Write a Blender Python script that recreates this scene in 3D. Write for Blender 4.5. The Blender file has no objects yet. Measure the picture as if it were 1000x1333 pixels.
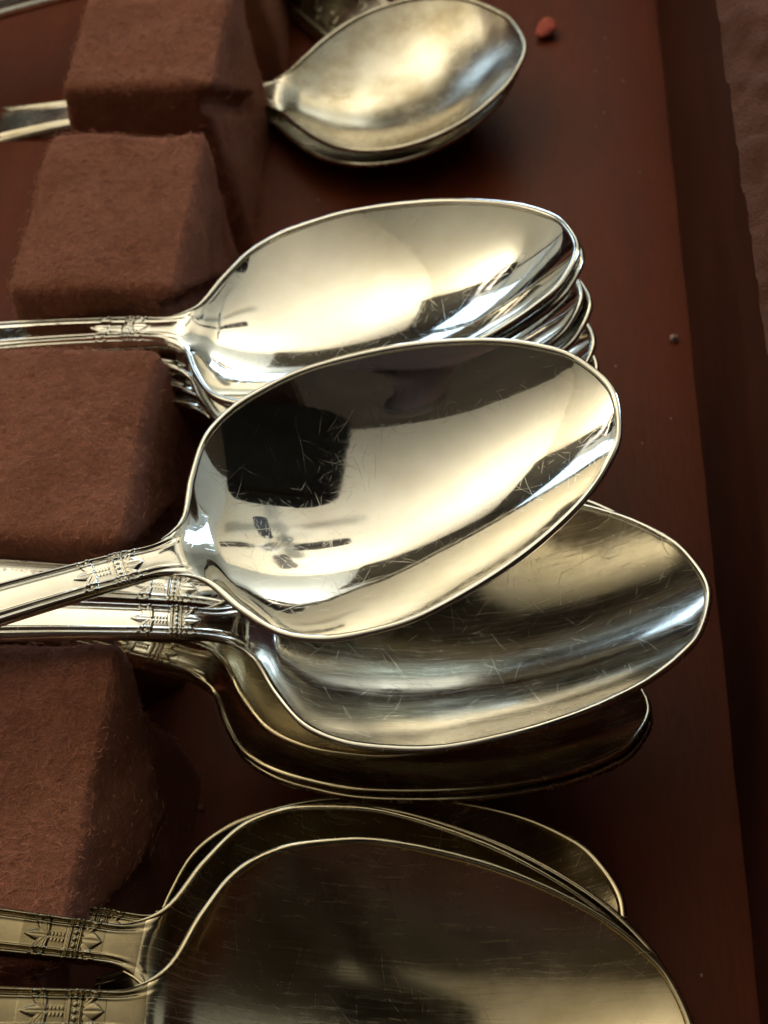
import bpy, math, random
import numpy as np
from mathutils import Matrix, Vector, Euler

random.seed(7)
rng = np.random.default_rng(7)
CM = 0.01                                    # everything below is written in centimetres
SC = bpy.context.scene
COL = SC.collection

# ------------------------------------------------------------------ camera
YAW, PITCH, ROLL = -0.14089, 0.91679, -0.11111
CAM_POS = Vector((0.0, 0.0, 19.9))
fwd = Vector((math.sin(YAW) * math.cos(PITCH), math.cos(YAW) * math.cos(PITCH), -math.sin(PITCH)))
rgt = Vector((math.cos(YAW), -math.sin(YAW), 0.0))
upv = rgt.cross(fwd)
c_, s_ = math.cos(ROLL), math.sin(ROLL)
rgt, upv = c_ * rgt + s_ * upv, -s_ * rgt + c_ * upv
cam_data = bpy.data.cameras.new('camera')
cam = bpy.data.objects.new('camera', cam_data)
COL.objects.link(cam)
M = Matrix((rgt, upv, -fwd)).transposed().to_4x4()
M.translation = CAM_POS * CM
cam.matrix_world = M
cam_data.sensor_fit = 'HORIZONTAL'
cam_data.sensor_width = 36.0
cam_data.lens = 36.0 * 1.9
cam_data.clip_start = 0.002
cam_data.clip_end = 50.0
cam_data.dof.use_dof = True
cam_data.dof.focus_distance = 17.2 * CM
cam_data.dof.aperture_fstop = 68.0
SC.camera = cam

# ------------------------------------------------------------------ world, lamps, exposure
SC.view_settings.view_transform = 'Standard'
SC.view_settings.look = 'None'
SC.view_settings.exposure = 0.0
SC.view_settings.gamma = 1.0
W = bpy.data.worlds.new('World')
SC.world = W
W.use_nodes = True
W.node_tree.nodes['Background'].inputs[0].default_value = (0.95, 0.9, 0.82, 1)
W.node_tree.nodes['Background'].inputs[1].default_value = 0.02
SC.cycles.max_bounces = 10
SC.cycles.glossy_bounces = 8
SC.cycles.diffuse_bounces = 4
SC.cycles.sample_clamp_indirect = 6.0
SC.cycles.caustics_reflective = True


def area(name, loc, target, sx, sy, watts, col):
    d = bpy.data.lights.new(name, 'AREA')
    d.shape = 'RECTANGLE'
    d.size, d.size_y = sx * CM, sy * CM
    d.energy = watts
    d.color = col
    o = bpy.data.objects.new(name, d)
    o.location = Vector(loc) * CM
    o.rotation_euler = (Vector(target) - Vector(loc)).to_track_quat('-Z', 'Y').to_euler()
    COL.objects.link(o)
    return o


CEIL = 205.0
area('far_window_daylight', (-8, 296, 48), (-8, 0, 44), 84, 56, 20, (0.50, 0.73, 1.0))
area('corner_window_daylight', (-122, 296, 76), (-60, 0, 50), 92, 58, 7, (0.50, 0.73, 1.0))
area('left_window_daylight', (-196, 205, 80), (0, 60, 50), 120, 66, 9, (0.50, 0.73, 1.0))
area('side_window_daylight', (196, 165, 90), (0, 40, 30), 86, 74, 24, (0.52, 0.75, 1.0))
for lx, ly in ((-150.0, 110.0), (20.0, 268.0)):  # unseen lamps added to brighten the ceiling
    area('added_uplight', (lx, ly, 70), (lx * .85, ly * .88, CEIL), 40, 40, 66, (1.0, 0.95, 0.85))


# ------------------------------------------------------------------ materials
def mat(name):
    m = bpy.data.materials.new(name)
    m.use_nodes = True
    nt = m.node_tree
    return m, nt, nt.nodes['Principled BSDF'], nt.nodes, nt.links


def nd(nodes, typ, **kw):
    n = nodes.new(typ)
    for k, v in kw.items():
        if k.startswith('i_'):
            n.inputs[k[2:].replace('_', ' ')].default_value = v
        elif k.startswith('n_'):
            n.inputs[int(k[2:])].default_value = v
        else:
            setattr(n, k, v)
    return n


def ramp(nodes, links, src, p0, c0, p1, c1):
    r = nodes.new('ShaderNodeValToRGB')
    r.color_ramp.elements[0].position, r.color_ramp.elements[0].color = p0, c0
    r.color_ramp.elements[1].position, r.color_ramp.elements[1].color = p1, c1
    links.new(src, r.inputs[0])
    return r.outputs[0]


def math_(nodes, links, op, a, b=None, clamp=False):
    n = nodes.new('ShaderNodeMath')
    n.operation = op
    n.use_clamp = clamp
    for i, v in enumerate((a, b)):
        if v is None:
            continue
        if isinstance(v, (int, float)):
            n.inputs[i].default_value = v
        else:
            links.new(v, n.inputs[i])
    return n.outputs[0]


def silver(name, base, dark, rough0, rough1, scratch=1.0, wiped=0.5):
    m, nt, b, N, L = mat(name)
    tc = N.new('ShaderNodeTexCoord')
    oi = N.new('ShaderNodeObjectInfo')
    sc = nd(N, 'ShaderNodeVectorMath', operation='SCALE')
    sc.inputs['Scale'].default_value = 100.0
    L.new(tc.outputs['Object'], sc.inputs[0])
    off = nd(N, 'ShaderNodeVectorMath', operation='ADD')
    sh = nd(N, 'ShaderNodeVectorMath', operation='SCALE')
    sh.inputs[0].default_value = (37.0, 53.0, 0.0)
    L.new(oi.outputs['Random'], sh.inputs['Scale'])
    L.new(sc.outputs[0], off.inputs[0])
    L.new(sh.outputs[0], off.inputs[1])
    P = off.outputs[0]
    # slightly wandering coordinates so that the scratches are not ruler straight
    wn = nd(N, 'ShaderNodeTexNoise', i_Scale=1.6, i_Detail=1.0)
    L.new(P, wn.inputs['Vector'])
    wa = nd(N, 'ShaderNodeVectorMath', operation='MULTIPLY_ADD')
    wa.inputs[1].default_value = (0.10, 0.10, 0.0)
    L.new(wn.outputs['Color'], wa.inputs[0])
    L.new(P, wa.inputs[2])
    total = None
    for k, (scale, width, keep, gain) in enumerate(((1.0, 0.0030, 1.0, .8), (1.2, 0.0034, 1.0, .8), (1.5, 0.0044, 1.0, .8), (1.8, 0.0052, 1.0, .7), (0.8, 0.0026, 1.0, .8), (2.3, 0.0064, 1.0, .6), (2.9, 0.0080, 1.0, .55), (3.6, 0.010, 1.0, .5), (5.0, 0.014, 1.0, .3), (7.1, 0.020, 1.0, .25))):
        mp = nd(N, 'ShaderNodeMapping')
        mp.inputs['Scale'].default_value = (scale, scale, 0)
        mp.inputs['Location'].default_value = (k * 7.3, k * 3.1, 0)
        L.new(wa.outputs[0], mp.inputs['Vector'])
        vo = nd(N, 'ShaderNodeTexVoronoi', voronoi_dimensions='2D', feature='F1')
        vo.inputs['Scale'].default_value = 1.0
        L.new(mp.outputs[0], vo.inputs['Vector'])
        df = nd(N, 'ShaderNodeVectorMath', operation='SUBTRACT')
        L.new(mp.outputs[0], df.inputs[0])
        L.new(vo.outputs['Position'], df.inputs[1])
        sx = N.new('ShaderNodeSeparateXYZ')
        L.new(df.outputs[0], sx.inputs[0])
        sr = N.new('ShaderNodeSeparateColor')
        L.new(vo.outputs['Color'], sr.inputs[0])
        ang = math_(N, L, 'MULTIPLY', sr.outputs[0], 6.2832)
        a = math_(N, L, 'MULTIPLY', sx.outputs[0], math_(N, L, 'SINE', ang))
        c = math_(N, L, 'MULTIPLY', sx.outputs[1], math_(N, L, 'COSINE', ang))
        dist = math_(N, L, 'ABSOLUTE', math_(N, L, 'SUBTRACT', a, c))
        line = math_(N, L, 'SUBTRACT', 1.0, math_(N, L, 'DIVIDE', dist, width), True)
        al = math_(N, L, 'ADD', math_(N, L, 'MULTIPLY', sx.outputs[0], math_(N, L, 'COSINE', ang)), math_(N, L, 'MULTIPLY', sx.outputs[1], math_(N, L, 'SINE', ang)))
        reach = math_(N, L, 'DIVIDE', al, math_(N, L, 'ADD', math_(N, L, 'MULTIPLY', sr.outputs[2], 0.38), 0.12))
        line = math_(N, L, 'MULTIPLY', line, math_(N, L, 'SUBTRACT', 1.0, math_(N, L, 'MULTIPLY', reach, reach), True))
        on = math_(N, L, 'LESS_THAN', sr.outputs[1], keep)
        line = math_(N, L, 'MULTIPLY', math_(N, L, 'MULTIPLY', line, on), gain)
        total = line if total is None else math_(N, L, 'MAXIMUM', total, line)
    pn = nd(N, 'ShaderNodeTexNoise', i_Scale=0.55, i_Detail=3.0)
    L.new(P, pn.inputs['Vector'])
    patch = ramp(N, L, pn.outputs['Fac'], 0.36, (0.75, 0.75, 0.75, 1), 0.60, (1, 1, 1, 1))
    scr = math_(N, L, 'MULTIPLY', total, patch)
    scr = math_(N, L, 'MULTIPLY', scr, scratch)
    # roughness: cloudy wear + scratches
    rn = nd(N, 'ShaderNodeTexNoise', i_Scale=1.3, i_Detail=5.0, i_Roughness=0.6)
    L.new(P, rn.inputs['Vector'])
    rr = nd(N, 'ShaderNodeMapRange')
    rr.inputs['From Min'].default_value = 0.35
    rr.inputs['From Max'].default_value = 0.7
    rr.inputs['To Min'].default_value = rough0
    rr.inputs['To Max'].default_value = rough1
    L.new(rn.outputs['Fac'], rr.inputs[0])
    wp = nd(N, 'ShaderNodeMapping')
    wp.inputs['Scale'].default_value = (1.1, 34, 1)
    wp.inputs['Rotation'].default_value = (0, 0, 0.25)
    L.new(wa.outputs[0], wp.inputs['Vector'])
    wi = nd(N, 'ShaderNodeTexNoise', i_Scale=1.0, i_Detail=3.0, i_Roughness=0.6)
    L.new(wp.outputs[0], wi.inputs['Vector'])
    wipe = math_(N, L, 'MULTIPLY', math_(N, L, 'MAXIMUM', math_(N, L, 'SUBTRACT', wi.outputs['Fac'], 0.49), 0.0), wiped)
    rsum = math_(N, L, 'ADD', rr.outputs[0], math_(N, L, 'MULTIPLY', scr, 0.34))
    L.new(math_(N, L, 'ADD', rsum, wipe), b.inputs['Roughness'])
    # tarnish
    tn = nd(N, 'ShaderNodeTexNoise', i_Scale=0.9, i_Detail=6.0, i_Roughness=0.62)
    L.new(P, tn.inputs['Vector'])
    colr = ramp(N, L, tn.outputs['Fac'], 0.40, base + (1,), 0.74, dark + (1,))
    L.new(colr, b.inputs['Base Color'])
    b.inputs['Metallic'].default_value = 1.0
    hn = nd(N, 'ShaderNodeTexNoise', i_Scale=3.0, i_Detail=2.0)
    L.new(P, hn.inputs['Vector'])
    h = math_(N, L, 'ADD', math_(N, L, 'MULTIPLY', scr, -0.0005), math_(N, L, 'MULTIPLY', hn.outputs['Fac'], 0.0010))
    bp = nd(N, 'ShaderNodeBump')
    bp.inputs['Strength'].default_value = 1.0
    bp.inputs['Distance'].default_value = CM
    L.new(h, bp.inputs['Height'])
    L.new(bp.outputs[0], b.inputs['Normal'])
    return m


M_SILVER = silver('worn_silver_plate', (0.77, 0.745, 0.675), (0.66, 0.62, 0.53), 0.025, 0.075, 1.0, 0.22)
M_SATIN = silver('satin_silver_plate', (0.74, 0.715, 0.65), (0.60, 0.56, 0.47), 0.07, 0.17, 0.9)
M_SHADED = silver('shade_darkened_silver_plate', (0.25, 0.205, 0.125), (0.13, 0.10, 0.055), 0.14, 0.30, 0.5)  # darker silver for the front-slot handles, shade put into the colour
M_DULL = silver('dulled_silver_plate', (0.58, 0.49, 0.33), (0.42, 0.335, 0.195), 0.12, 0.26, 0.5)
M_TARNISH = silver('tarnished_silver_plate', (0.70, 0.66, 0.56), (0.40, 0.33, 0.21), 0.17, 0.30, 0.5, 0.12)


def felt(name, c0, c1, c2, bump):
    m, nt, b, N, L = mat(name)
    tc = N.new('ShaderNodeTexCoord')
    sc = nd(N, 'ShaderNodeVectorMath', operation='SCALE')
    sc.inputs['Scale'].default_value = 100.0
    L.new(tc.outputs['Object'], sc.inputs[0])
    n1 = nd(N, 'ShaderNodeTexNoise', i_Scale=1.1, i_Detail=6.0, i_Roughness=0.65, i_Distortion=0.6)
    n2 = nd(N, 'ShaderNodeTexNoise', i_Scale=8.0, i_Detail=5.0, i_Roughness=0.7, i_Distortion=2.5)
    L.new(sc.outputs[0], n1.inputs['Vector'])
    L.new(sc.outputs[0], n2.inputs['Vector'])
    big = ramp(N, L, n1.outputs['Fac'], 0.34, c0 + (1,), 0.68, c1 + (1,))
    mx = nd(N, 'ShaderNodeMix', data_type='RGBA')
    L.new(math_(N, L, 'MULTIPLY', n2.outputs['Fac'], 0.6), mx.inputs[0])
    L.new(big, mx.inputs[6])
    mx.inputs[7].default_value = c2 + (1,)
    L.new(mx.outputs[2], b.inputs['Base Color'])
    b.inputs['Roughness'].default_value = 0.95
    b.inputs['Specular IOR Level'].default_value = 0.1
    b.inputs['Sheen Weight'].default_value = 0.12
    b.inputs['Sheen Roughness'].default_value = 0.5
    b.inputs['Sheen Tint'].default_value = (0.8, 0.6, 0.55, 1)
    bp = nd(N, 'ShaderNodeBump')
    bp.inputs['Distance'].default_value = CM
    bp.inputs['Strength'].default_value = 1.0
    L.new(math_(N, L, 'MULTIPLY', n2.outputs['Fac'], bump), bp.inputs['Height'])
    L.new(bp.outputs[0], b.inputs['Normal'])
    return m


M_FELT = felt('brown_felt', (0.33, 0.117, 0.066), (0.45, 0.166, 0.097), (0.20, 0.068, 0.036), 0.10)
M_FUZZ = felt('brown_felt_fibre', (0.36, 0.135, 0.078), (0.55, 0.235, 0.148), (0.38, 0.150, 0.088), 0.0)
M_RIM = felt('worn_rim_flocking', (0.20, 0.070, 0.045), (0.30, 0.125, 0.088), (0.13, 0.040, 0.024), 0.22)


def wood(name, c0, c1, rough):
    m, nt, b, N, L = mat(name)
    tc = N.new('ShaderNodeTexCoord')
    mp = nd(N, 'ShaderNodeMapping')
    mp.inputs['Scale'].default_value = (100, 22, 100)
    L.new(tc.outputs['Object'], mp.inputs['Vector'])
    n1 = nd(N, 'ShaderNodeTexNoise', i_Scale=1.2, i_Detail=7.0, i_Roughness=0.6, i_Distortion=0.4)
    n2 = nd(N, 'ShaderNodeTexNoise', i_Scale=9.0, i_Detail=4.0, i_Roughness=0.6)
    L.new(mp.outputs[0], n1.inputs['Vector'])
    L.new(mp.outputs[0], n2.inputs['Vector'])
    base = ramp(N, L, n1.outputs['Fac'], 0.3, c0 + (1,), 0.72, c1 + (1,))
    mx = nd(N, 'ShaderNodeMix', data_type='RGBA', blend_type='MULTIPLY')
    mx.inputs[0].default_value = 0.5
    L.new(base, mx.inputs[6])
    L.new(ramp(N, L, n2.outputs['Fac'], 0.32, (0.74, 0.70, 0.70, 1), 0.5, (1, 1, 1, 1)), mx.inputs[7])
    L.new(mx.outputs[2], b.inputs['Base Color'])
    rr = nd(N, 'ShaderNodeMapRange')
    rr.inputs['To Min'].default_value = rough - 0.08
    rr.inputs['To Max'].default_value = rough + 0.1
    L.new(n1.outputs['Fac'], rr.inputs[0])
    L.new(rr.outputs[0], b.inputs['Roughness'])
    b.inputs['Specular IOR Level'].default_value = 0.13
    bp = nd(N, 'ShaderNodeBump')
    bp.inputs['Distance'].default_value = CM
    bp.inputs['Strength'].default_value = 0.6
    L.new(math_(N, L, 'MULTIPLY', n2.outputs['Fac'], 0.012), bp.inputs['Height'])
    L.new(bp.outputs[0], b.inputs['Normal'])
    return m


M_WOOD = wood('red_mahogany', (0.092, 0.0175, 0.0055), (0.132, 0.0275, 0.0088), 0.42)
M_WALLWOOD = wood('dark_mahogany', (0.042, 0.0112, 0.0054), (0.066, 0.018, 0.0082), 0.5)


def plain(name, col, rough=0.8, noise=0.12, scale=8.0, spec=0.3):
    m, nt, b, N, L = mat(name)
    tc = N.new('ShaderNodeTexCoord')
    n1 = nd(N, 'ShaderNodeTexNoise', i_Scale=scale, i_Detail=4.0)
    L.new(tc.outputs['Object'], n1.inputs['Vector'])
    lo = tuple(c * (1 - noise) for c in col) + (1,)
    hi = tuple(min(1, c * (1 + noise)) for c in col) + (1,)
    L.new(ramp(N, L, n1.outputs['Fac'], 0.3, lo, 0.7, hi), b.inputs['Base Color'])
    b.inputs['Roughness'].default_value = rough
    b.inputs['Specular IOR Level'].default_value = spec
    return m


M_CEIL = plain('ceiling_paint', (0.80, 0.74, 0.60), 0.9, 0.02, 1.0)
M_WALL = plain('wall_paint', (0.50, 0.55, 0.57), 0.9, 0.03, 1.0)
M_FAN = plain('dark_fan_wood', (0.03, 0.025, 0.02), 0.5, 0.2, 4.0)
M_FANHUB = plain('white_fan_metal', (0.7, 0.7, 0.68), 0.4, 0.02, 4.0)
M_PHONE = plain('black_phone_case', (0.026, 0.030, 0.027), 0.5, 0.2, 40.0)
M_HAIR = plain('brown_hair', (0.03, 0.02, 0.014), 0.7, 0.2, 30.0)
M_PANEL = plain('dark_wall_panelling', (0.040, 0.029, 0.020), 0.7, 0.25, 3.0)
M_CUP = plain('dark_pelmet_wood', (0.034, 0.029, 0.021), 0.7, 0.3, 6.0)
M_PANE = plain('window_glass_daylit', (0.5, 0.55, 0.6), 0.1, 0.02, 1.0)


def body_mat():
    """skin above the collar and beyond the cuffs, maroon shirt, dark trousers below the belt"""
    m, nt, b, N, L = mat('skin_and_clothes')
    tc = N.new('ShaderNodeTexCoord')
    sx = N.new('ShaderNodeSeparateXYZ')
    L.new(tc.outputs['Object'], sx.inputs[0])
    skin = math_(N, L, 'MAXIMUM', math_(N, L, 'GREATER_THAN', sx.outputs[2], 1.31), math_(N, L, 'GREATER_THAN', sx.outputs[1], 0.44))
    mx = nd(N, 'ShaderNodeMix', data_type='RGBA')
    L.new(skin, mx.inputs[0])
    mx.inputs[6].default_value = (0.05, 0.026, 0.022, 1)
    mx.inputs[7].default_value = (0.40, 0.23, 0.16, 1)
    L.new(mx.outputs[2], b.inputs['Base Color'])
    b.inputs['Roughness'].default_value = 0.8
    return m


M_BODY = body_mat()
M_CRUMB = plain('pink_crumb', (0.46, 0.10, 0.07), 0.85, 0.35, 400.0)
M_LINT = plain('pale_lint', (0.42, 0.33, 0.30), 0.9, 0.3, 400.0)


# ------------------------------------------------------------------ mesh helpers
def mesh_obj(name, V, F, material, parent=None, smooth=True, normals=None):
    me = bpy.data.meshes.new(name)
    V = np.asarray(V, float) * CM
    me.from_pydata(V.tolist(), [], [tuple(int(i) for i in f) for f in F])
    me.materials.append(material)
    if smooth:
        me.polygons.foreach_set('use_smooth', np.ones(len(me.polygons), bool))
    me.update()
    if normals is not None:
        me.normals_split_custom_set_from_vertices(np.asarray(normals).tolist())
    o = bpy.data.objects.new(name, me)
    COL.objects.link(o)
    if parent is not None:
        o.parent = parent
    return o


def empty(name, loc=(0, 0, 0), rot=(0, 0, 0)):
    o = bpy.data.objects.new(name, None)
    o.empty_display_size = 0.01
    o.location = Vector(loc) * CM
    o.rotation_euler = rot
    COL.objects.link(o)
    return o


def tag(o, label=None, cat=None, group=None, kind=None):
    for k, v in (('label', label), ('category', cat), ('group', group), ('kind', kind)):
        if v:
            o[k] = v
    return o


def copy_tree(o, parent=None):
    c = o.copy()
    COL.objects.link(c)
    c.parent = parent
    for ch in list(o.children):
        copy_tree(ch, c)
    return c


class MB:
    def __init__(self):
        self.V, self.F, self.n = [], [], 0

    def add(self, V, F):
        V = np.asarray(V, float)
        self.V.append(V)
        for f in F:
            self.F.append([i + self.n for i in f])
        self.n += len(V)

    def grid(self, G, closed_u=False, closed_v=False):
        G = np.asarray(G, float)
        a, b = G.shape[:2]
        F = []
        for i in range(a if closed_u else a - 1):
            for j in range(b if closed_v else b - 1):
                i2, j2 = (i + 1) % a, (j + 1) % b
                F.append((i * b + j, i2 * b + j, i2 * b + j2, i * b + j2))
        self.add(G.reshape(-1, 3), F)

    def tube(self, P, r, sides=8, caps=True, up=(0, 0, 1), flat=1.0):
        P = np.asarray(P, float)
        n = len(P)
        r = np.broadcast_to(np.asarray(r, float), (n,))
        T = np.gradient(P, axis=0)
        T /= np.linalg.norm(T, axis=1)[:, None] + 1e-12
        A = np.cross(T, np.asarray(up, float))
        A /= np.linalg.norm(A, axis=1)[:, None] + 1e-12
        B = np.cross(A, T)
        th = np.linspace(0, 2 * np.pi, sides, endpoint=False)
        G = P[:, None] + r[:, None, None] * (np.cos(th)[None, :, None] * A[:, None] + flat * np.sin(th)[None, :, None] * B[:, None])
        base = self.n
        self.grid(G, closed_v=True)
        if caps:
            self.F.append([base + k for k in range(sides)][::-1])
            self.F.append([base + (n - 1) * sides + k for k in range(sides)])

    def box(self, c, s, R=None):
        c, s = np.asarray(c, float), np.asarray(s, float) / 2
        V = np.array([(x, y, z) for x in (-1, 1) for y in (-1, 1) for z in (-1, 1)]) * s
        if R is not None:
            V = V @ np.asarray(R).T
        self.add(V + c, [(0, 1, 3, 2), (4, 6, 7, 5), (0, 4, 5, 1), (2, 3, 7, 6), (0, 2, 6, 4), (1, 5, 7, 3)])

    def ball(self, c, r, nu=8, nv=6):
        r = np.broadcast_to(np.asarray(r, float), (3,))
        V = [(0, 0, 1)]
        for i in range(1, nv):
            p = math.pi * i / nv
            for j in range(nu):
                t = 2 * math.pi * j / nu
                V.append((math.sin(p) * math.cos(t), math.sin(p) * math.sin(t), math.cos(p)))
        V.append((0, 0, -1))
        F = [(0, 1 + j, 1 + (j + 1) % nu) for j in range(nu)]
        for i in range(nv - 2):
            for j in range(nu):
                a = 1 + i * nu
                F.append((a + j, a + nu + j, a + nu + (j + 1) % nu, a + (j + 1) % nu))
        e = 1 + (nv - 1) * nu
        a = 1 + (nv - 2) * nu
        F += [(a + j, e, a + (j + 1) % nu) for j in range(nu)]
        self.add(np.array(V) * r + np.asarray(c, float), F)

    def build(self, name, material, parent=None, smooth=True):
        return mesh_obj(name, np.concatenate(self.V), self.F, material, parent, smooth)


def smooth01(x):
    x = np.clip(x, 0, 1)
    return x * x * (3 - 2 * x)


def catmull(P, n=8):
    P = np.asarray(P, float)
    P = np.vstack([2 * P[0] - P[1], P, 2 * P[-1] - P[-2]])
    out = []
    for i in range(1, len(P) - 2):
        p0, p1, p2, p3 = P[i - 1:i + 3]
        for s in np.arange(n) / n:
            out.append(.5 * ((2 * p1) + (-p0 + p2) * s + (2 * p0 - 5 * p1 + 4 * p2 - p3) * s * s + (-p0 + 3 * p1 - 3 * p2 + p3) * s ** 3))
    out.append(P[-2])
    return np.array(out)


# ------------------------------------------------------------------ spoons
DESSERT = dict(L=6.0, T=[-1.72, -1.70, -1.66, -1.55, -1.3, -1.0, -0.75, -0.5, -0.30, -0.16, -0.07, 0.0, 0.05, 0.11, 0.19, 0.28, 0.38, 0.50, 0.62, 0.73, 0.83, 0.91, 0.965],
               W=[.02, .075, .125, .150, .125, .085, .0630, .0525, .0465, .0439, .0451, 0.0842, 0.1798, 0.2668, 0.3171, 0.34, 0.3501, 0.3378, 0.3131, 0.2764, 0.2292, 0.1716, 0.1095],
               sag=0.0, hs=0.257, hq=-0.0189, depth=1.02)
TABLE = dict(DESSERT, hs=-0.13, hq=-0.002)
ROUND = dict(L=5.18, T=[-1.72, -1.70, -1.66, -1.55, -1.3, -1.0, -0.7, -0.3, -0.16, -0.07, 0.0, 0.06, 0.15, 0.27, 0.40, 0.53, 0.66, 0.78, 0.88, 0.95],
             W=[.02, .08, .13, .155, .135, .10, .085, .066, .066, .085, .135, .215, .325, .425, .475, .485, .455, .385, .285, .18],
             sag=0.0, hs=0.16, hq=-0.012, depth=0.95)


class Spoon:
    """One spoon's surfaces: outline, rim height and bowl depth as functions of t (0 = neck, 1 = tip)."""

    def __init__(self, S):
        self.S = S
        L = self.L = S['L']
        P = list(zip(S['T'], S['W'])) + [(1.0, 0.0)]
        full = P + [(t, -w) for t, w in reversed(P[:-1])]
        o = catmull(full, 12)
        half = o[: (len(P) - 1) * 12 + 1]
        t = np.maximum.accumulate(half[:, 0])
        self.to, self.wo = t + np.arange(len(t)) * 1e-9, np.maximum(half[:, 1], 0)

    def w(self, t):
        return np.interp(t, self.to, self.wo) * self.L

    def zr(self, t):
        s = np.maximum(-np.asarray(t) * self.L, 0)
        return self.S['hs'] * s + self.S['hq'] * s * s

    def depth(self, t):
        u = np.clip((np.asarray(t) + 0.05) / 1.05, 0, 1)
        prof = np.where(u < 0.50, 1 - np.clip(1 - u / 0.50, 0, 1) ** 2.0, 1 - np.clip((u - 0.50) / 0.50, 0, 1) ** 2.1)
        prof = prof * smooth01((np.asarray(t) + 0.06) / 0.11)
        return self.S['depth'] * np.clip(prof, 0, 1)

    def top(self, t, v):
        """height of the upper surface; v in -1..1 across"""
        t, v = np.asarray(t, float), np.asarray(v, float)
        D = self.depth(t)
        z = self.zr(t) - D * (1 - np.abs(v) ** 2.15)
        # handle profile: flat panel, groove, raised border line, bevelled edge
        hnd = 1 - smooth01((t + 0.13) / 0.13)
        a = np.abs(v)
        ridge = 0.022 * np.exp(-((a - 0.83) / 0.07) ** 2) - 0.024 * np.exp(-((a - 0.68) / 0.05) ** 2)
        inner = 0.014 * np.exp(-((a - 0.54) / 0.05) ** 2)
        bevel = -0.06 * np.clip((a - 0.88) / 0.12, 0, 1) ** 1.6
        crown = 0.018 * (1 - a ** 2)
        z = z + hnd * (ridge + inner + bevel + crown)
        neck = np.exp(-((t + 0.02) / 0.09) ** 2)
        return z + 0.008 * neck * (1 - a ** 2)

    def point(self, t, y):
        return np.array([t * self.L - self.L / 2, y, float(self.top(t, y / max(self.w(t), 1e-4)))])


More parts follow.
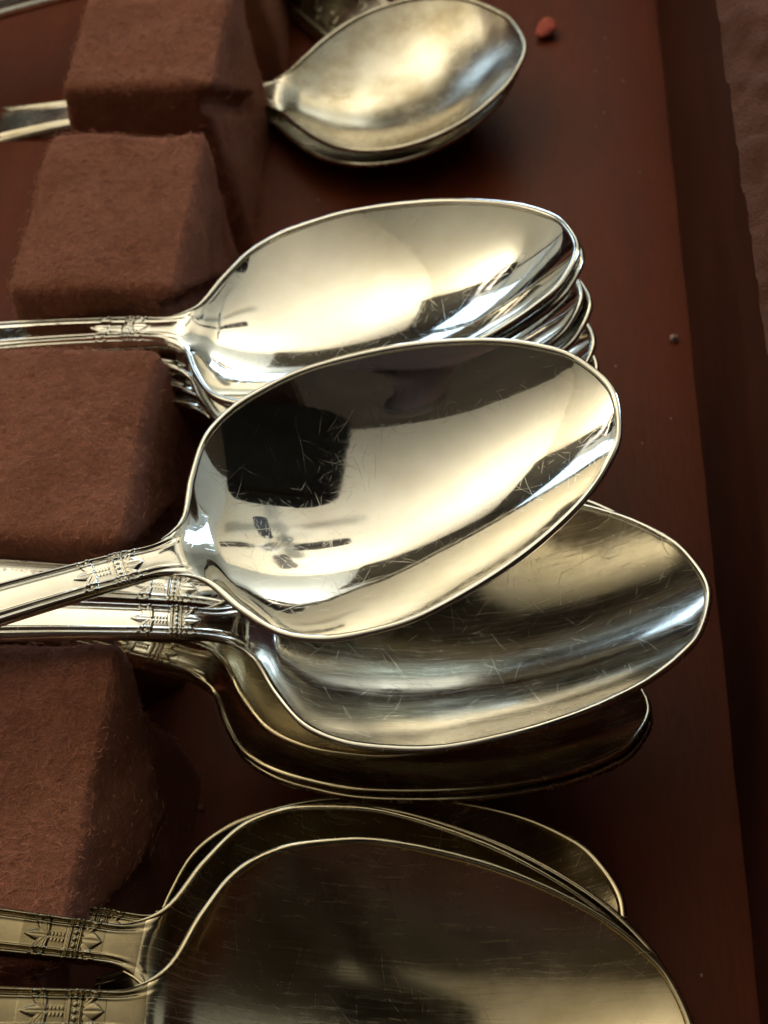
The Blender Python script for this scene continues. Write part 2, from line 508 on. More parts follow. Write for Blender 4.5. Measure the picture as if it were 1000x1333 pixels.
def make_spoon(spec, name, material):
    sp = Spoon(spec)
    L = sp.L
    root = empty(name)
    th = np.linspace(0, np.pi / 2, 40)
    ts = np.concatenate([np.linspace(-1.7195, -1.66, 8), np.linspace(-1.65, -0.45, 40)[:-1], np.linspace(-0.45, -0.1, 40)[:-1], np.linspace(-0.1, 0.25, 46)[:-1], np.linspace(0.25, 0.8, 40)[:-1], 0.8 + 0.1999 * np.sin(th)])
    vs = np.sin(np.linspace(-1, 1, 61) * np.pi / 2)
    vs = 0.6 * vs + 0.4 * np.linspace(-1, 1, 61)
    w = sp.w(ts)
    X = ts * L - L / 2
    Yt = w[:, None] * vs[None]
    Zt = sp.top(ts[:, None], vs[None])
    TOP = np.stack([np.broadcast_to(X[:, None], Yt.shape), Yt, Zt], -1)
    thick = 0.085 + 0.10 * (1 - smooth01((ts + 0.25) / 0.35))
    vb = vs[::-2]
    wb = np.maximum(w - 0.02, w * 0.7)
    hb = 1 - smooth01((ts + 0.13) / 0.13)
    Zb = sp.zr(ts)[:, None] - sp.depth(ts)[:, None] * (1 - np.abs(vb)[None] ** 2.15) - thick[:, None] * (1 - 0.25 * hb[:, None] * np.abs(vb)[None] ** 4)
    BOT = np.stack([np.broadcast_to(X[:, None], Zb.shape), wb[:, None] * vb[None], Zb], -1)
    LOOP = np.concatenate([TOP, BOT], 1)
    n, k = LOOP.shape[:2]
    V = LOOP.reshape(-1, 3)
    F = [(i * k + j, (i + 1) * k + j, (i + 1) * k + (j + 1) % k, i * k + (j + 1) % k) for i in range(n - 1) for j in range(k)]
    # vertex normals of the whole body, so that bowl and handle shade as one surface
    Fa = np.array(F)
    e1, e2 = V[Fa[:, 2]] - V[Fa[:, 0]], V[Fa[:, 3]] - V[Fa[:, 1]]
    fn = np.cross(e1, e2)
    VN = np.zeros_like(V)
    for c in range(4):
        np.add.at(VN, Fa[:, c], fn)
    VN /= np.linalg.norm(VN, axis=1)[:, None] + 1e-15
    if VN.reshape(n, k, 3)[n // 2, 30, 2] < 0:
        VN = -VN
        F = [f[::-1] for f in F]
    cut = int(np.searchsorted(ts, -0.04))

    def piece(nm, i0, i1):
        ids = np.arange(i0 * k, (i1 + 1) * k)
        FF = [tuple(x - i0 * k for x in f) for f in F if min(f) >= i0 * k and max(f) < (i1 + 1) * k]
        return V[ids], FF, VN[ids]
    Vb, Fb, Nb = piece('bowl', cut, n - 1)
    # rounded lip around the bowl, part of the bowl's mesh
    tl = np.concatenate([np.linspace(-0.06, 0.2, 30)[:-1], np.linspace(0.2, 0.8, 40)[:-1], 0.8 + 0.1999 * np.sin(th)])
    wl = sp.w(tl)
    zl = sp.zr(tl) - 0.012
    half = np.stack([tl * L - L / 2, wl, zl], 1)
    tip = np.array([[L / 2, 0, -0.012]])
    path = np.concatenate([half[:-1], tip, half[:-1][::-1] * [1, -1, 1]])
    rad = 0.050 * smooth01((np.concatenate([tl[:-1], [1], tl[:-1][::-1]]) + 0.08) / 0.12) + 0.004
    sl = np.linspace(0, 40, len(path))
    rad = rad * (1 + .07 * np.sin(sl * 1.3 + 1) + .03 * np.sin(sl * 3.7) + .02 * np.sin(sl * 7.9 + 2))
    lip = MB()
    lip.tube(path, rad, 10)
    LV = lip.V[0]
    c = np.repeat(path, 10, 0)
    LN = LV - c
    LN /= np.linalg.norm(LN, axis=1)[:, None] + 1e-12
    off = len(Vb)
    mesh_obj('bowl', np.concatenate([Vb, LV]), list(Fb) + [tuple(x + off for x in f) for f in lip.F], material, root, True, np.concatenate([Nb, LN]))
    Vh, Fh, Nh = piece('handle', 0, cut)
    handle = mesh_obj('handle', Vh, list(Fh) + [tuple(range(k))], material, root, True, Nh)

    # ---- cast ornament on the handle just behind the neck
    def relief(nm, s0, s1, ns, nv, height):
        s0, s1 = .98 + (s0 - 1.22) * .60, .98 + (s1 - 1.22) * .60
        sv = np.linspace(s0, s1, ns)
        vv = np.linspace(-.96, .96, nv)
        t = -sv / L
        wv = sp.w(t)
        Y = wv[:, None] * vv[None]
        Sg = np.broadcast_to(sv[:, None], Y.shape)
        Hh = .72 * height(1.22 + (Sg - .98) / .60, Y, wv[:, None])
        fade = smooth01((1 - np.abs(vv)) / .06)[None] * smooth01((sv - s0) / .02)[:, None] * smooth01((s1 - sv) / .02)[:, None]
        Z = sp.top(t[:, None], vv[None]) - .006 + (Hh + .008) * fade
        G = np.stack([np.broadcast_to((t * L - L / 2)[:, None], Y.shape), Y, Z], -1)
        q = MB()
        q.grid(G[::-1])
        q.build(nm, material, handle)

    gs = lambda x, m, sd: np.exp(-((x - m) / sd) ** 2)

    def h_band(s, y, w):
        z = .010 + .020 * gs(s, 1.125, .020) + .020 * gs(s, 1.315, .020)
        k = np.round(y / .078) * .078
        return z + .026 * np.sqrt(np.clip(1 - ((s - 1.22) ** 2 * .5 + (y - k) ** 2) / .036 ** 2, 0, 1)) - .006 * gs(s, 1.17, .012) - .006 * gs(s, 1.27, .012)

    def petal(s, y, s0, y0, a, ln, wd, amp):
        p = (s - s0) * math.cos(a) + (y - y0) * math.sin(a)
        qv = -(s - s0) * math.sin(a) + (y - y0) * math.cos(a)
        u = np.clip(p / ln, 0.001, .999)
        hw_ = wd * np.sin(np.pi * u ** .75) + 1e-4
        inside = (p > 0) & (p < ln)
        dome = np.clip(1 - (qv / hw_) ** 2, 0, 1) ** .6
        groove = .35 * gs(qv, 0, wd * .16)
        return np.where(inside, amp * dome * (1 - groove), 0)

    def h_lotus(s, y, w):
        z = petal(s, y, 1.09, 0, math.pi, .40, .105, .040)
        for sg in (-1, 1):
            z = np.maximum(z, petal(s, y, 1.09, sg * .05, math.pi - sg * .50, .36, .060, .034))
            z = np.maximum(z, petal(s, y, 1.09, sg * .12, math.pi - sg * .95, .24, .050, .026))
        return z

    def h_palm(s, y, w):
        z = np.zeros_like(s * y)
        for a in (-1.25, -.65, 0, .65, 1.25):
            z = np.maximum(z, petal(s, y, 1.74, 0, a, .46 - .10 * abs(a), .066, .036))
        k = np.round((s - 1.44) / .068) * .068 + 1.44
        bars = .013 * gs(s, k + .25 * np.abs(y) - .01, .020) * smooth01((.065 - np.abs(y)) / .02) * smooth01((np.abs(y) - .008) / .01)
        z = np.maximum(z, np.where((s > 1.41) & (s < 1.72), bars, 0))
        step = .007 * smooth01((np.abs(y) - w * (.50 + .9 * np.clip(s - 1.42, 0, 1))) / .02) * (s < 1.8)
        return np.maximum(z, step)

    relief('ornament_band', 1.07, 1.38, 44, 75, h_band)
    relief('lotus_flower', .64, 1.10, 48, 61, h_lotus)
    relief('palmette', 1.38, 2.28, 84, 61, h_palm)
    return root


def refinish(o, material):
    for ch in o.children_recursive:
        if ch.material_slots:
            ch.material_slots[0].link = 'OBJECT'
            ch.material_slots[0].material = material


def pose(o, p):
    x, y, z, ya, pi, ro = p
    o.location = Vector((x, y, z)) * CM
    o.rotation_euler = Euler((ro, -pi, ya), 'XYZ')
    return o


G1, G2, G3, G4 = ('spoons stacked in the middle slot', 'spoons stacked in the slot nearer the front',
                  'spoons stacked in the front slot', 'round soup spoons at the back')
SPOONS = [
    # pose, scale, group, label
    ((-2.022, 16.029, 4.351, -.032, .279, -.075), 1.038, G1, 'shiny oval silver spoon on top of the middle stack, reflecting the pale ceiling'),
    ((-1.97, 16.03, 4.215, -.02, .258, -.078), 1.038, G1, 'oval spoon hugging the underside of the top spoon in the middle stack'),
    ((-1.982, 15.999, 3.63, .000, .20, -.08), 1.038, G1, 'third spoon down in the middle stack, rim tip showing right of the bowls'),
    ((-1.85, 15.98, 3.48, -.01, .195, -.08), 1.038, G1, 'fourth spoon down in the middle stack, bowl tip sticking out furthest but two'),
    ((-1.794, 15.93, 2.90, .0, .13, -.08), 1.038, G1, 'fifth spoon down in the middle stack, small dark tip above the large tilted spoon'),
    ((-1.731, 15.90, 2.42, .0, .10, -.08), 1.038, G1, 'lowest spoon in the middle stack, only a sliver of rim showing'),
    ((-1.322, 11.787, 5.299, .408, .074, .109), .966, G2, 'large tilted silver spoon lying across the others with a dark square reflection'),
    ((-.388, 10.668, 3.786, .105, .004, -.061), 1, G2, 'grey silver spoon directly under the large tilted spoon, tip reaching furthest right'),
    ((-.86, 10.77, 3.33, .062, .004, -.066), 1, G2, 'spoon nested right under the grey spoon, its rim showing along the neck'),
    ((-.72, 11.48, 2.98, .022, .024, .04), 1, G2, 'spoon whose patterned handle lies behind the large tilted spoon against the felt block'),
    ((-1.076, 10.401, 2.068, -.09, -.012, -.349), 1, G2, 'dark brown reflecting spoon at the bottom with a broad bright rim, below the grey spoon'),
    ((-1.05, 10.36, 1.90, -.10, -.012, -.349), 1, G2, 'lowest spoon of its stack, a thin rim line below the broad bright rim'),
    ((-.765, 5.091, 3.993, .064, -.255, .075), .97, G3, 'big dark spoon nearest the camera, cut by the bottom of the photo'),
    ((-1.034, 5.72, 3.223, -.061, -.22, .038), 1, G3, 'spoon just behind and under the big dark front spoon, handle by the felt block'),
    ((-.951, 5.98, 2.78, -.103, -.15, .001), 1, G3, 'spoon lower in the front stack with a bluish rim line at the right'),
    ((-1.499, 6.769, 2.05, .222, -.046, -.007), 1, G3, 'lowest spoon of the front stack, dark tip turned away behind the others'),
]
proto = make_spoon(DESSERT, 'dessert_spoon', M_SILVER)
tproto = make_spoon(TABLE, 'table_spoon', M_SILVER)
for i, (p, k, g, lab) in enumerate(SPOONS):
    o = (tproto if i == 12 else copy_tree(tproto)) if g == G3 else proto if i == 0 else copy_tree(proto)
    pose(o, p)
    o.scale = (k, k, k)
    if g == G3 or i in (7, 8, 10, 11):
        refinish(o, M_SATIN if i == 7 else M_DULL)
        if g == G3:
            for h in o.children:
                if h.name.startswith('handle'):
                    refinish(h, M_SHADED)
                    h.material_slots[0].link = 'OBJECT'
                    h.material_slots[0].material = M_SHADED
    tag(o, lab, 'spoon', g)
rproto = make_spoon(ROUND, 'soup_spoon', M_TARNISH)
tag(pose(rproto, (-2.235, 25.811, 1.206, -.01, .193, -.001)), 'round bowled tarnished soup spoon lying on top at the back', 'spoon', G4)
o = copy_tree(rproto)
tag(pose(o, (-2.395, 25.783, .862, -.015, .168, -.002)), 'round soup spoon beneath the other one, only its lower rim showing', 'spoon', G4)

# two more spoons in the next slot back, handles crossing the top left corner
o = copy_tree(proto)
refinish(o, M_SILVER)
o.scale = (1, 1, 1)
tag(pose(o, (-5.2, 31.5, 1.1, .55, .02, 0)), 'spoon handle crossing the top left corner, lower of two', 'spoon', 'spoons in the slot at the very back')
o = copy_tree(proto)
refinish(o, M_SILVER)
o.scale = (1, 1, 1)
tag(pose(o, (-5.3, 31.9, 1.75, .55, .02, 0)), 'spoon handle crossing the top left corner, upper of two', 'spoon', 'spoons in the slot at the very back')


# ------------------------------------------------------------------ ornate handle behind the soup spoons
def ornate_handle():
    root = empty('butter_knife', (-3.35, 28.9, 0.2), (0.0, 0.0, 0.0))
    tag(root, 'flat knife handle with scrolled relief, poking out behind the soup spoon', 'butter knife')
    q = MB()
    prof = [(-1.0, -.16), (-.98, .02), (-.90, .10), (-.80, .10), (-.74, .05), (0, .08), (.74, .05), (.80, .10), (.90, .10), (.98, .02), (1.0, -.16)]
    G = []
    for s in np.linspace(-.5, 7.5, 30):
        hw_ = .95 + .10 * math.cos(s * .7)
        G.append([(s, v * hw_, z) for v, z in prof])
    q.grid(G)
    q.F.append(list(range(11)))
    q.F.append(list(range(29 * 11, 30 * 11))[::-1])
    body = q.build('handle', M_TARNISH, root)
    q = MB()
    for i in range(11):
        for sg in (-1, 1):
            cx = -.1 + i * .62
            th = np.linspace(0, 4.4, 18)
            r = .30 - .055 * th
            q.tube(np.stack([cx + sg * .08 + r * np.cos(th + sg), sg * (.30 + r * np.sin(th)), np.full(18, .085)], 1), .035, 6)
    q.build('scroll_relief', M_TARNISH, body)
    root.rotation_euler = (0, 0, math.radians(128.7))
    return root


ornate_handle()


# ------------------------------------------------------------------ chest: bottom board, side wall, rim, felt blocks
chest = empty('flatware_chest', (0, 16, 0))
tag(chest, 'dark mahogany flatware chest tray with brown felt divider blocks', 'flatware chest')
chest_off = np.array([0, -16.0, 0])


def part(mb, name, material, smooth=False):
    mb.V = [v + chest_off for v in mb.V]
    return mb.build(name, material, chest, smooth)


WX = 3.3234
q = MB()
q.box((-7.9, 15.5, -.4), (24.3, 49, .8))
part(q, 'bottom_panel', M_WOOD)
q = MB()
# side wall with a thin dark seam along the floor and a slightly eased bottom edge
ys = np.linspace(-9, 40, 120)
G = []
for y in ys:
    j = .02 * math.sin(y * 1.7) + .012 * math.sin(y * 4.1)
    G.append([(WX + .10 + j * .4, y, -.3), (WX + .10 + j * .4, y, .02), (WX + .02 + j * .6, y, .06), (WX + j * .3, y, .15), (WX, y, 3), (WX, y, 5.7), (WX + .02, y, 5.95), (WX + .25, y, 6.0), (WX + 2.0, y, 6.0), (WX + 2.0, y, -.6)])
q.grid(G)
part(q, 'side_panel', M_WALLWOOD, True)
q = MB()
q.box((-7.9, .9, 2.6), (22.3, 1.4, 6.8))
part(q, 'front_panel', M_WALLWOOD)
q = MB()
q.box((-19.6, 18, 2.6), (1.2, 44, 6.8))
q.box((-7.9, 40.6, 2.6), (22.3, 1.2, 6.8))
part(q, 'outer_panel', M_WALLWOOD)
q = MB()
G = []
for y in np.linspace(-9, 40, 420):
    row = []
    for a in np.linspace(0, 1, 26):
        x = WX - .04 + a * 1.9
        z = 6.0 + .34 * math.sin(min(1, a * 3.2) * math.pi / 2)
        row.append((x, y, z))
    G.append(row)
G = np.array(G)
jit = rng.normal(0, 1, G.shape[:2])
for _ in range(3):
    jit = (jit + np.roll(jit, 1, 0) + np.roll(jit, -1, 0) + np.roll(jit, 1, 1) + np.roll(jit, -1, 1)) / 3.2
G[..., 2] += jit * .06
G[:, 2:, 0] += np.roll(jit, 7, 0)[:, 2:] * .02
q.grid(G)
part(q, 'rim_lining', M_RIM, True)


def vnoise(P, scale, seed):
    """cheap smooth 3D noise from sums of sines"""
    r = np.random.default_rng(seed)
    out = np.zeros(len(P))
    for _ in range(10):
        k = r.normal(0, scale, 3)
        out += np.sin(P @ k + r.uniform(0, 6.28))
    return out / 10 ** .5


def felt_block(k, x_right, length, y_back, depth, H, seed, end_flare=.42, front_flare=.18, crease=True, fibres=8000, fold=1.0):
    N = 56
    g = np.linspace(-1, 1, N)
    hx, hy, hz = length / 2, depth / 2, H / 2
    r = .20
    V, F = [], []
    faces = [(0, 1), (0, -1), (1, 1), (1, -1), (2, 1)]
    for ax, sg in faces:
        a, b = [i for i in range(3) if i != ax]
        P = np.zeros((N, N, 3))
        P[..., ax] = sg
        P[..., a] = g[:, None]
        P[..., b] = g[None, :]
        base = sum(len(v) for v in V)
        V.append(P.reshape(-1, 3))
        for i in range(N - 1):
            for j in range(N - 1):
                f = (base + i * N + j, base + (i + 1) * N + j, base + (i + 1) * N + j + 1, base + i * N + j + 1)
                flip = (sg < 0) != (ax == 1)
                F.append(f[::-1] if flip else f)
    U = np.concatenate(V)
    hv = np.array([hx, hy, hz])
    Q = U * hv
    inner = np.clip(Q, -(hv - r), hv - r)
    inner[:, 2] = np.where(Q[:, 2] < hz - r, Q[:, 2], hz - r)        # no rounding at the foot
    d = Q - inner
    ln = np.linalg.norm(d, axis=1)
    ln[ln < 1e-9] = 1
    Pn = inner + d / ln[:, None] * np.minimum(ln, r)[:, None]
    down = np.clip((hz - Pn[:, 2]) / H, 0, 1)                        # 0 at the top, 1 at the foot
    sx = np.clip(Pn[:, 0] / hx, -1, 1)
    sy = np.clip(Pn[:, 1] / hy, -1, 1)
    Pn[:, 0] += down * np.where(sx > 0, end_flare, .25) * np.abs(sx) ** 3 * np.sign(sx)
    Pn[:, 1] += down * front_flare * np.abs(sy) ** 3 * np.sign(sy)
    # cloth folded like a parcel on the end face: a flap whose edge runs like a ">" mark
    if crease:
        on = smooth01((sx - .88) / .08)
        yy = sy + .06 * np.sin(seed)
        line = np.where(yy < .35, .08 + (yy + 1) / 1.35 * .55, .63 - (yy - .35) / .65 * .50)
        inside = smooth01((line - down) / .05)
        Pn[:, 0] += on * fold * (.17 * inside + .04 * np.sin(sy * 4 + seed) * (1 - inside))
        Pn[:, 0] -= on * fold * .17 * np.exp(-((down - line - .05) / .05) ** 2)
    nz = vnoise(Pn, 1.6, seed) * .05 + vnoise(Pn, 5.0, seed + 1) * .012
    nrm = Pn / (np.linalg.norm(Pn, axis=1)[:, None] + 1e-9)
    Pn = Pn + nrm * nz[:, None]
    C = np.array([x_right - hx, y_back - hy, hz]) + chest_off
    Pw = Pn + C
    blk = mesh_obj('felt_block', Pw, F, M_FELT, chest, True)
    # loose fibres lying on the cloth
    FA = np.array(F)
    A = Pn[FA]
    cen = A.mean(1)
    fn = np.cross(A[:, 2] - A[:, 0], A[:, 3] - A[:, 1])
    ar = np.linalg.norm(fn, axis=1)
    fn /= ar[:, None] + 1e-12
    wgt = ar * np.where(fn[:, 2] > .5, 1.0, np.where(fn[:, 0] > .4, .22, np.where(fn[:, 1] < -.4, .5, .1)))
    idx = rng.choice(len(FA), fibres, p=wgt / wgt.sum())
    st = cen[idx] + rng.normal(0, .03, (fibres, 3))
    n = fn[idx]
    t = rng.normal(0, 1, (fibres, 3))
    t -= (t * n).sum(1)[:, None] * n
    t /= np.linalg.norm(t, axis=1)[:, None] + 1e-9
    b = np.cross(n, t)
    curl = rng.normal(0, 16, fibres)
    ln = rng.uniform(.05, .19, fibres)
    lift = rng.uniform(.006, .032, fibres)
    wid = rng.uniform(.0038, .0068, fibres)
    K = 6
    VV = np.zeros((fibres, K, 3, 3))
    ang = np.zeros(fibres)
    p = st.copy()
    for i in range(K):
        h = lift * math.sin(math.pi * (i + .3) / K)
        dirv = np.cos(ang)[:, None] * t + np.sin(ang)[:, None] * b
        sid = np.cross(n, dirv)
        c = p + n * h[:, None]
        taper = (1 - .6 * i / K)
        for m, th in enumerate((0, 2.094, 4.189)):
            VV[:, i, m] = c + (math.cos(th) * sid + math.sin(th) * n) * (wid * taper)[:, None]
        p = p + dirv * (ln / K)[:, None]
        ang = ang + curl * ln / K
    base = (np.arange(fibres) * K * 3)[:, None, None, None]
    ii = np.arange(K - 1)[None, :, None, None] * 3
    mm = np.arange(3)[None, None, :, None]
    m2 = (mm + 1) % 3
    FF = np.concatenate([base + ii + mm, base + ii + m2, base + ii + 3 + m2, base + ii + 3 + mm], -1).reshape(-1, 4)
    me = bpy.data.meshes.new('fuzz')
    co = (VV.reshape(-1, 3) + C) * CM
    me.vertices.add(len(co))
    me.vertices.foreach_set('co', co.ravel())
    me.loops.add(len(FF) * 4)
    me.loops.foreach_set('vertex_index', FF.ravel().astype(np.int32))
    me.polygons.add(len(FF))
    me.polygons.foreach_set('loop_start', np.arange(len(FF), dtype=np.int32) * 4)
    me.polygons.foreach_set('use_smooth', np.ones(len(FF), bool))
    me.update(calc_edges=True)
    me.materials.append(M_FUZZ)
    fo = bpy.data.objects.new('fuzz', me)
    COL.objects.link(fo)
    fo.parent = blk
    fo['kind'] = 'stuff'
    return blk


felt_block(0, -5.50, 2.60, 31.1, 3.7, 3.9, 11, fibres=2500)
felt_block(1, -5.52, 2.65, 25.80, 3.95, 3.9, 23, end_flare=.36)
felt_block(2, -5.48, 2.60, 20.60, 4.0, 3.9, 35)
felt_block(3, -5.55, 2.70, 15.40, 3.75, 3.9, 47)
felt_block(4, -5.42, 2.80, 10.02, 4.30, 3.9, 59, fibres=9500, fold=1.7, end_flare=.78)


# ------------------------------------------------------------------ crumbs and specks
def crumb(name, c, s, material, lab, seed):
    r = np.random.default_rng(seed)
    q = MB()
    q.ball((0, 0, 0), 1.0, 14, 10)
    P = q.V[0]
    P = P * (1 + .42 * vnoise(P, 1.9, seed)[:, None] + .10 * vnoise(P, 5, seed + 1)[:, None])
    P = P * np.array(s)
    P[:, 2] -= P[:, 2].min()
    q.V = [P]
    o = q.build(name, material)
    o.location = Vector(c) * CM
    o.rotation_euler = (0, 0, r.uniform(0, 3))
    return tag(o, lab, 'crumb')


crumb('crumb', (.84, 28.7, 0), (.20, .24, .12), M_CRUMB, 'coral pink crumb on the tray floor right of the soup spoon', 5)
crumb('lint', (3.02, 19.1, 0), (.06, .07, .06), M_LINT, 'pale round bit of lint by the foot of the side wall', 8)
crumb('crumb', (2.85, 12.9, 0), (.025, .03, .02), M_LINT, 'tiny speck on the dark wood right of the grey spoon tip', 9)
crumb('crumb', (-4.6, 9.5, 0), (.07, .05, .03), M_FELT, 'brownish crumb in the dark corner beside the front felt block', 12)

q = MB()
dr = np.random.default_rng(31)
for k in range(90):
    x, y = dr.uniform(-9, 3.2), dr.uniform(5, 31)
    r = dr.uniform(.008, .022) * (1 if k % 9 else 1.7)
    q.ball((x, y, r * .4), (r, r * dr.uniform(.6, 1.6), r * .6), 6, 4)
dust = q.build('dust', M_LINT)
tag(dust, 'fine pale dust grains scattered over the wooden tray floor', 'dust', kind='stuff')

# ------------------------------------------------------------------ the room the silver mirrors
def struct(mb, name, material):
    o = mb.build(name, material, None, False)
    o['kind'] = 'structure'
    return o


q = MB()
q.box((0, 90, CEIL + 5), (420, 440, 10))
struct(q, 'ceiling', M_CEIL)
q = MB()
q.box((0, 90, -80), (420, 440, 10))
struct(q, 'floor', plain('room_floor_boards', (.16, .10, .06), .6, .2, 3.0))


def wall_box(c, s, material, lab):
    q = MB()
    q.box(c, s)
    o = q.build('wall', material, None, False)
    tag(o, lab, 'wall')
    o['kind'] = 'structure'


wall_box((0, 305, 65), (420, 10, 280), M_WALL, 'pale wall across the room behind the chest')
wall_box((205, 172, 65), (10, 256, 280), M_WALL, 'pale wall to the right with the side window')
wall_box((205, -40, 65), (10, 168, 280), M_PANEL, 'dark brown panelled wall to the right of the photographer')
wall_box((-205, 90, 65), (10, 420, 280), M_CEIL, 'pale wall to the left')
wall_box((0, -125, 65), (420, 10, 280), M_PANEL, 'dark brown panelled wall behind the photographer')


def window(c, w, h, face, lab):
    """frame, mullions and pane; face 'y' looks along -y, 'x' along -x"""
    root = empty('window', c)
    tag(root, lab, 'window')

    def B(mb, u, v, d, su, sv, sd):
        if face == 'y':
            mb.box((u, d, v), (su, sd, sv))
        else:
            mb.box((d if face == 'x' else -d, u, v), (sd, su, sv))
    q = MB()
    for sg in (-1, 1):
        B(q, sg * (w / 2 + 4), 0, 0, 8, h + 16, 6)
        B(q, 0, sg * (h / 2 + 4), 0, w, 8, 6)
    q.build('frame', M_FANHUB, root, False)
    q = MB()
    B(q, 0, 0, -1, 3, h, 4)
    B(q, 0, 0, -1.6, w, 3, 4)
    q.build('mullion', M_FANHUB, root, False)
    q = MB()
    B(q, 0, 0, 2, w, h, 1)
    q.build('pane', M_PANE, root, False)


window((-8, 298, 48), 84, 56, 'y', 'white framed window in the far wall')
window((199, 165, 90), 86, 74, 'x', 'white framed window in the right wall')
window((-122, 298, 76), 92, 58, 'y', 'white framed window under a dark pelmet in the far wall')
window((-199, 205, 80), 120, 66, 'w', 'white framed window under a dark pelmet in the left wall')
q = MB()
q.box((-191, 205, 160), (16, 160, 82))
q.box((-190, 205, 121), (20, 164, 4))
q.box((-104, 292, 161), (156, 14, 80))
q.box((-104, 291, 124), (160, 18, 4))
tag(q.build('curtain_pelmet', M_CUP, None, False), 'dark boxed pelmet running round the corner above the two windows', 'pelmet')

for lx, ly, lab in ((-150, 110, 'unseen floor lamp added by the left wall to light the ceiling'), (20, 268, 'unseen floor lamp added near the far wall to light the ceiling')):
    root = empty('added_floor_lamp', (lx, ly, -75))  # made-up stand under each added ceiling light
    tag(root, lab, 'floor lamp')
    q = MB()
    q.tube([(0, 0, 0), (0, 0, 2.5)], (15, 14), 24)
    q.build('base', M_FAN, root)
    q = MB()
    q.tube([(0, 0, 2.5), (0, 0, 136)], 1.3, 12, up=(0, 1, 0))
    q.build('pole', M_FAN, root)
    q = MB()
    pr = [(r_ * .8, z_ - 36) for r_, z_ in [(1.5, 168), (8, 169), (16, 173), (22, 179), (25, 187), (24.2, 187), (21, 180), (15.5, 174.5), (8, 171), (0.2, 170)]]
    q.grid([[(r * math.cos(t), r * math.sin(t), z) for r, z in pr] for t in np.linspace(0, 2 * math.pi, 33)[:-1]], closed_u=True)
    q.build('bowl_shade', M_FAN, root)

fan = empty('ceiling_fan', (75, 158, 176), (0, 0, .35))
tag(fan, 'white ceiling fan with four dark blades, mirrored in the spoons', 'ceiling fan')
q = MB()
q.tube([(0, 0, 6), (0, 0, 29)], 1.6, 12, up=(0, 1, 0))
q.tube([(0, 0, 25), (0, 0, 29)], (6, 8), 20, up=(0, 1, 0))
q.build('rod', M_FANHUB, fan)
q = MB()
q.tube([(0, 0, -7), (0, 0, -5), (0, 0, 0), (0, 0, 5), (0, 0, 7)], (4, 7, 8, 7, 3), 24, up=(0, 1, 0))
q.build('hub', M_FANHUB, fan)
for k in range(4):
    a = k * math.pi / 2
    q = MB()
    R = np.array([[math.cos(a), -math.sin(a), 0], [math.sin(a), math.cos(a), 0], [0, 0, 1]])
    G = []
    for r, hw_ in ((18, 4), (24, 6.5), (44, 8), (60, 8.6), (66, 8), (68, 5)):
        G.append([np.array([r, v * hw_, v * 1.6 + dz]) @ R.T for v, dz in ((-1, 0), (1, 0), (1, .8), (-1, .8))])
    q.grid(G, closed_v=True)
    q.F += [[0, 1, 2, 3], [23, 22, 21, 20]]
    bl = q.build('blade', M_FAN, fan, False)
    q = MB()
    q.tube([np.array([9, 0, 0]) @ R.T, np.array([24, 0, .6]) @ R.T], 1.1, 8)
    q.build('blade_arm', M_FANHUB, bl)


# ------------------------------------------------------------------ the photographer and the phone
def phone():
    w_, h_, d_, r_ = 12.8, 19.5, 1.0, 2.6  # phone enlarged and tilted to shape its dark reflection in the bowls
    root = empty('enlarged_phone')
    Mx = Matrix((rgt, upv, -fwd)).transposed().to_4x4()
    off = rgt * PHONE[0] + upv * PHONE[1] + fwd * PHONE[2]
    Mx.translation = (CAM_POS + off) * CM
    root.matrix_world = Mx @ Matrix.Rotation(-0.38, 4, 'X')
    tag(root, 'black phone made larger and tilted to shape its dark reflection', 'tablet')
    ring = []
    for cx, cy, a0 in ((1, 1, 0), (-1, 1, 90), (-1, -1, 180), (1, -1, 270)):
        for a in np.linspace(0, 90, 7):
            t = math.radians(a0 + a)
            ring.append((cx * (w_ / 2 - r_) + r_ * math.cos(t), cy * (h_ / 2 - r_) + r_ * math.sin(t)))
    ring = np.array(ring)
    q = MB()
    G = []
    for z, k in ((-d_ / 2, .97), (-d_ / 2 + .12, 1), (d_ / 2 - .12, 1), (d_ / 2, .97)):
        G.append([(x * k, y * k, z) for x, y in ring])
    q.grid(G, closed_v=True)
    n = len(ring)
    q.F += [list(range(n))[::-1], list(range(3 * n, 4 * n))]
    q.build('body', M_PHONE, root, False)
    q = MB()
    q.box((0, h_ / 2 - 2.2, -d_ / 2 - .1), (w_ * .92, 1.9, .2))
    q.build('camera_bar', M_FAN, root, False)
    return root


PHONE = (9.4, 8.6, 2.4)
phone()


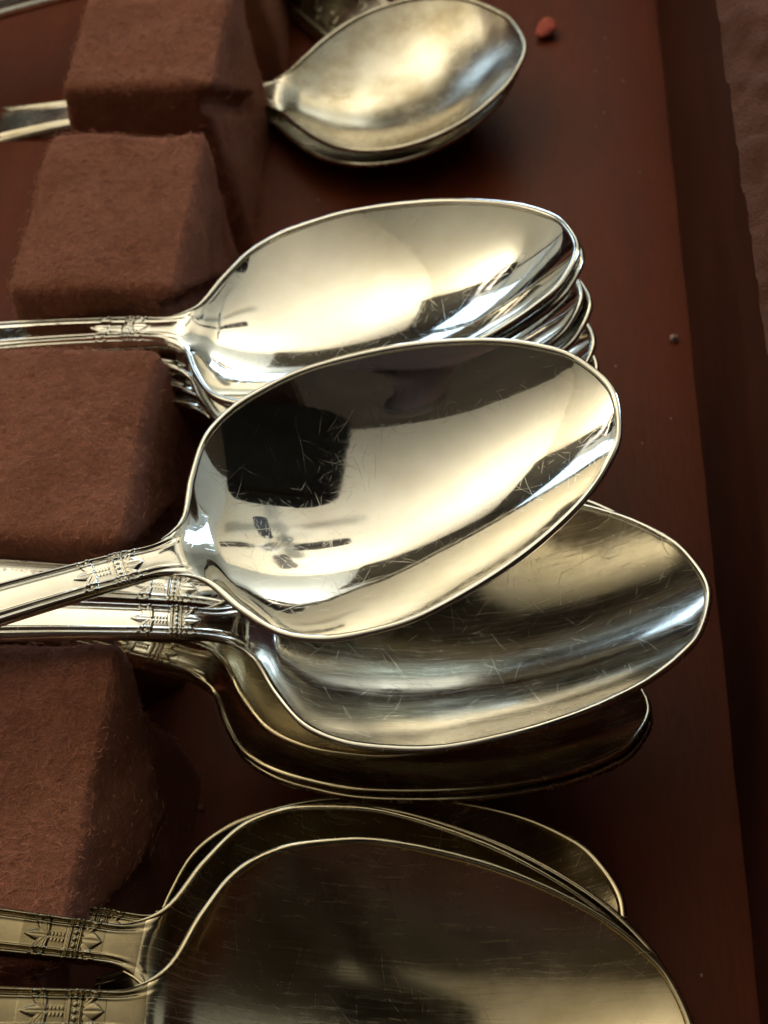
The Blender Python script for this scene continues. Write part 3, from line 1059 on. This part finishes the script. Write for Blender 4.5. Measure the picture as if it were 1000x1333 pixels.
def person():
    root = empty('person', (0, -46, -75))
    tag(root, 'person in a dark maroon hooded top seated before the chest holding a phone', 'person')
    J = {'pelvis': ((0, -48, 14), (15, 11)), 'belly': ((0, -46, 28), (14, 10)), 'chest': ((0, -41, 46), (17, 11)), 'neck': ((1, -35, 60), (6, 6)),
         'head0': ((1.5, -31, 66), (7, 8)), 'head1': ((2.5, -27, 74), (8, 9.5)), 'head2': ((3, -25, 81), (6, 7)),
         'hipl': ((-10, -46, 9), (9, 9)), 'kneel': ((-12, -4, -4), (6, 6)), 'footl': ((-12, -6, -48), (4.5, 4.5)), 'toel': ((-13, 8, -54.5), (3.5, 2.5)),
         'hipr': ((10, -46, 9), (9, 9)), 'kneer': ((12, -4, -4), (6, 6)), 'footr': ((12, -6, -48), (4.5, 4.5)), 'toer': ((13, 8, -54.5), (3.5, 2.5)),
         'shl': ((-18, -40, 53), (6, 6)), 'ell': ((-27, -32, 24), (4.5, 4.5)), 'wrl': ((-24, -24, 2), (2.7, 2.3)), 'pal': ((-23, -19, 0), (3.2, 1.5)),
         'shr': ((18, -40, 53), (6, 6)), 'elr': ((26, -28, 32), (4.5, 4.5)), 'wrr': ((15, -9, 27), (2.7, 2.3)), 'par': ((11.5, -2.5, 26.5), (3.2, 1.5))}
    E = [('pelvis', 'belly'), ('belly', 'chest'), ('chest', 'neck'), ('neck', 'head0'), ('head0', 'head1'), ('head1', 'head2'),
         ('pelvis', 'hipl'), ('hipl', 'kneel'), ('kneel', 'footl'), ('footl', 'toel'), ('pelvis', 'hipr'), ('hipr', 'kneer'), ('kneer', 'footr'), ('footr', 'toer'),
         ('chest', 'shl'), ('shl', 'ell'), ('ell', 'wrl'), ('wrl', 'pal'), ('chest', 'shr'), ('shr', 'elr'), ('elr', 'wrr'), ('wrr', 'par')]
    # fingers of unequal length closing on the phone's edges
    for hand, base, dirx in (('pal', (-23, -19, 0), 1), ('par', (11.5, -2.5, 26.5), -1)):
        for f, (ln, dz) in enumerate(((6.2, 3.2), (7.0, 1.1), (6.5, -1.0), (5.2, -3.0))):
            a, b_ = '%sf%da' % (hand, f), '%sf%db' % (hand, f)
            J[a] = ((base[0] + dirx * ln * .5, base[1] + 2.0, base[2] + dz * .8 - .3), (.85, .85))
            J[b_] = ((base[0] + dirx * ln * .8, base[1] + 2.4, base[2] + dz - .6), (.7, .7))
            E += [(hand, a), (a, b_)]
        J[hand + 't'] = ((base[0] + dirx * 2.5, base[1] - 3.0, base[2] + 3.0), (1.0, 1.0))
        E.append((hand, hand + 't'))
    names = list(J)
    me = bpy.data.meshes.new('body')
    org = np.array([0, -46, -75.0])
    me.from_pydata([tuple((np.array(J[n][0]) + ((0, -12, -18) if 'par' not in n and n != 'wrr' else (0, 0, 0)) - org) * CM) for n in names], [(names.index(a), names.index(b)) for a, b in E], [])
    ob = bpy.data.objects.new('body', me)
    COL.objects.link(ob)
    ob.parent = root
    sk = ob.modifiers.new('skin', 'SKIN')
    sk.use_smooth_shade = True
    for i, n in enumerate(names):
        v = me.skin_vertices[0].data[i]
        v.radius = (J[n][1][0] * CM, J[n][1][1] * CM)
        v.use_root = (n == 'pelvis')
    sb = ob.modifiers.new('sub', 'SUBSURF')
    sb.levels = sb.render_levels = 2
    me.materials.append(M_BODY)
    q = MB()
    q.ball((2.6, -40.5 + 46, 59 + 75), (9.0, 10.2, 10.0), 24, 16)
    q.V[0] = q.V[0][:]
    keep = q.V[0]
    keep[:, 2] = np.where((keep[:, 1] > 11) & (keep[:, 2] < 124), 124, keep[:, 2])
    q.build('hair', M_HAIR, root)


person()
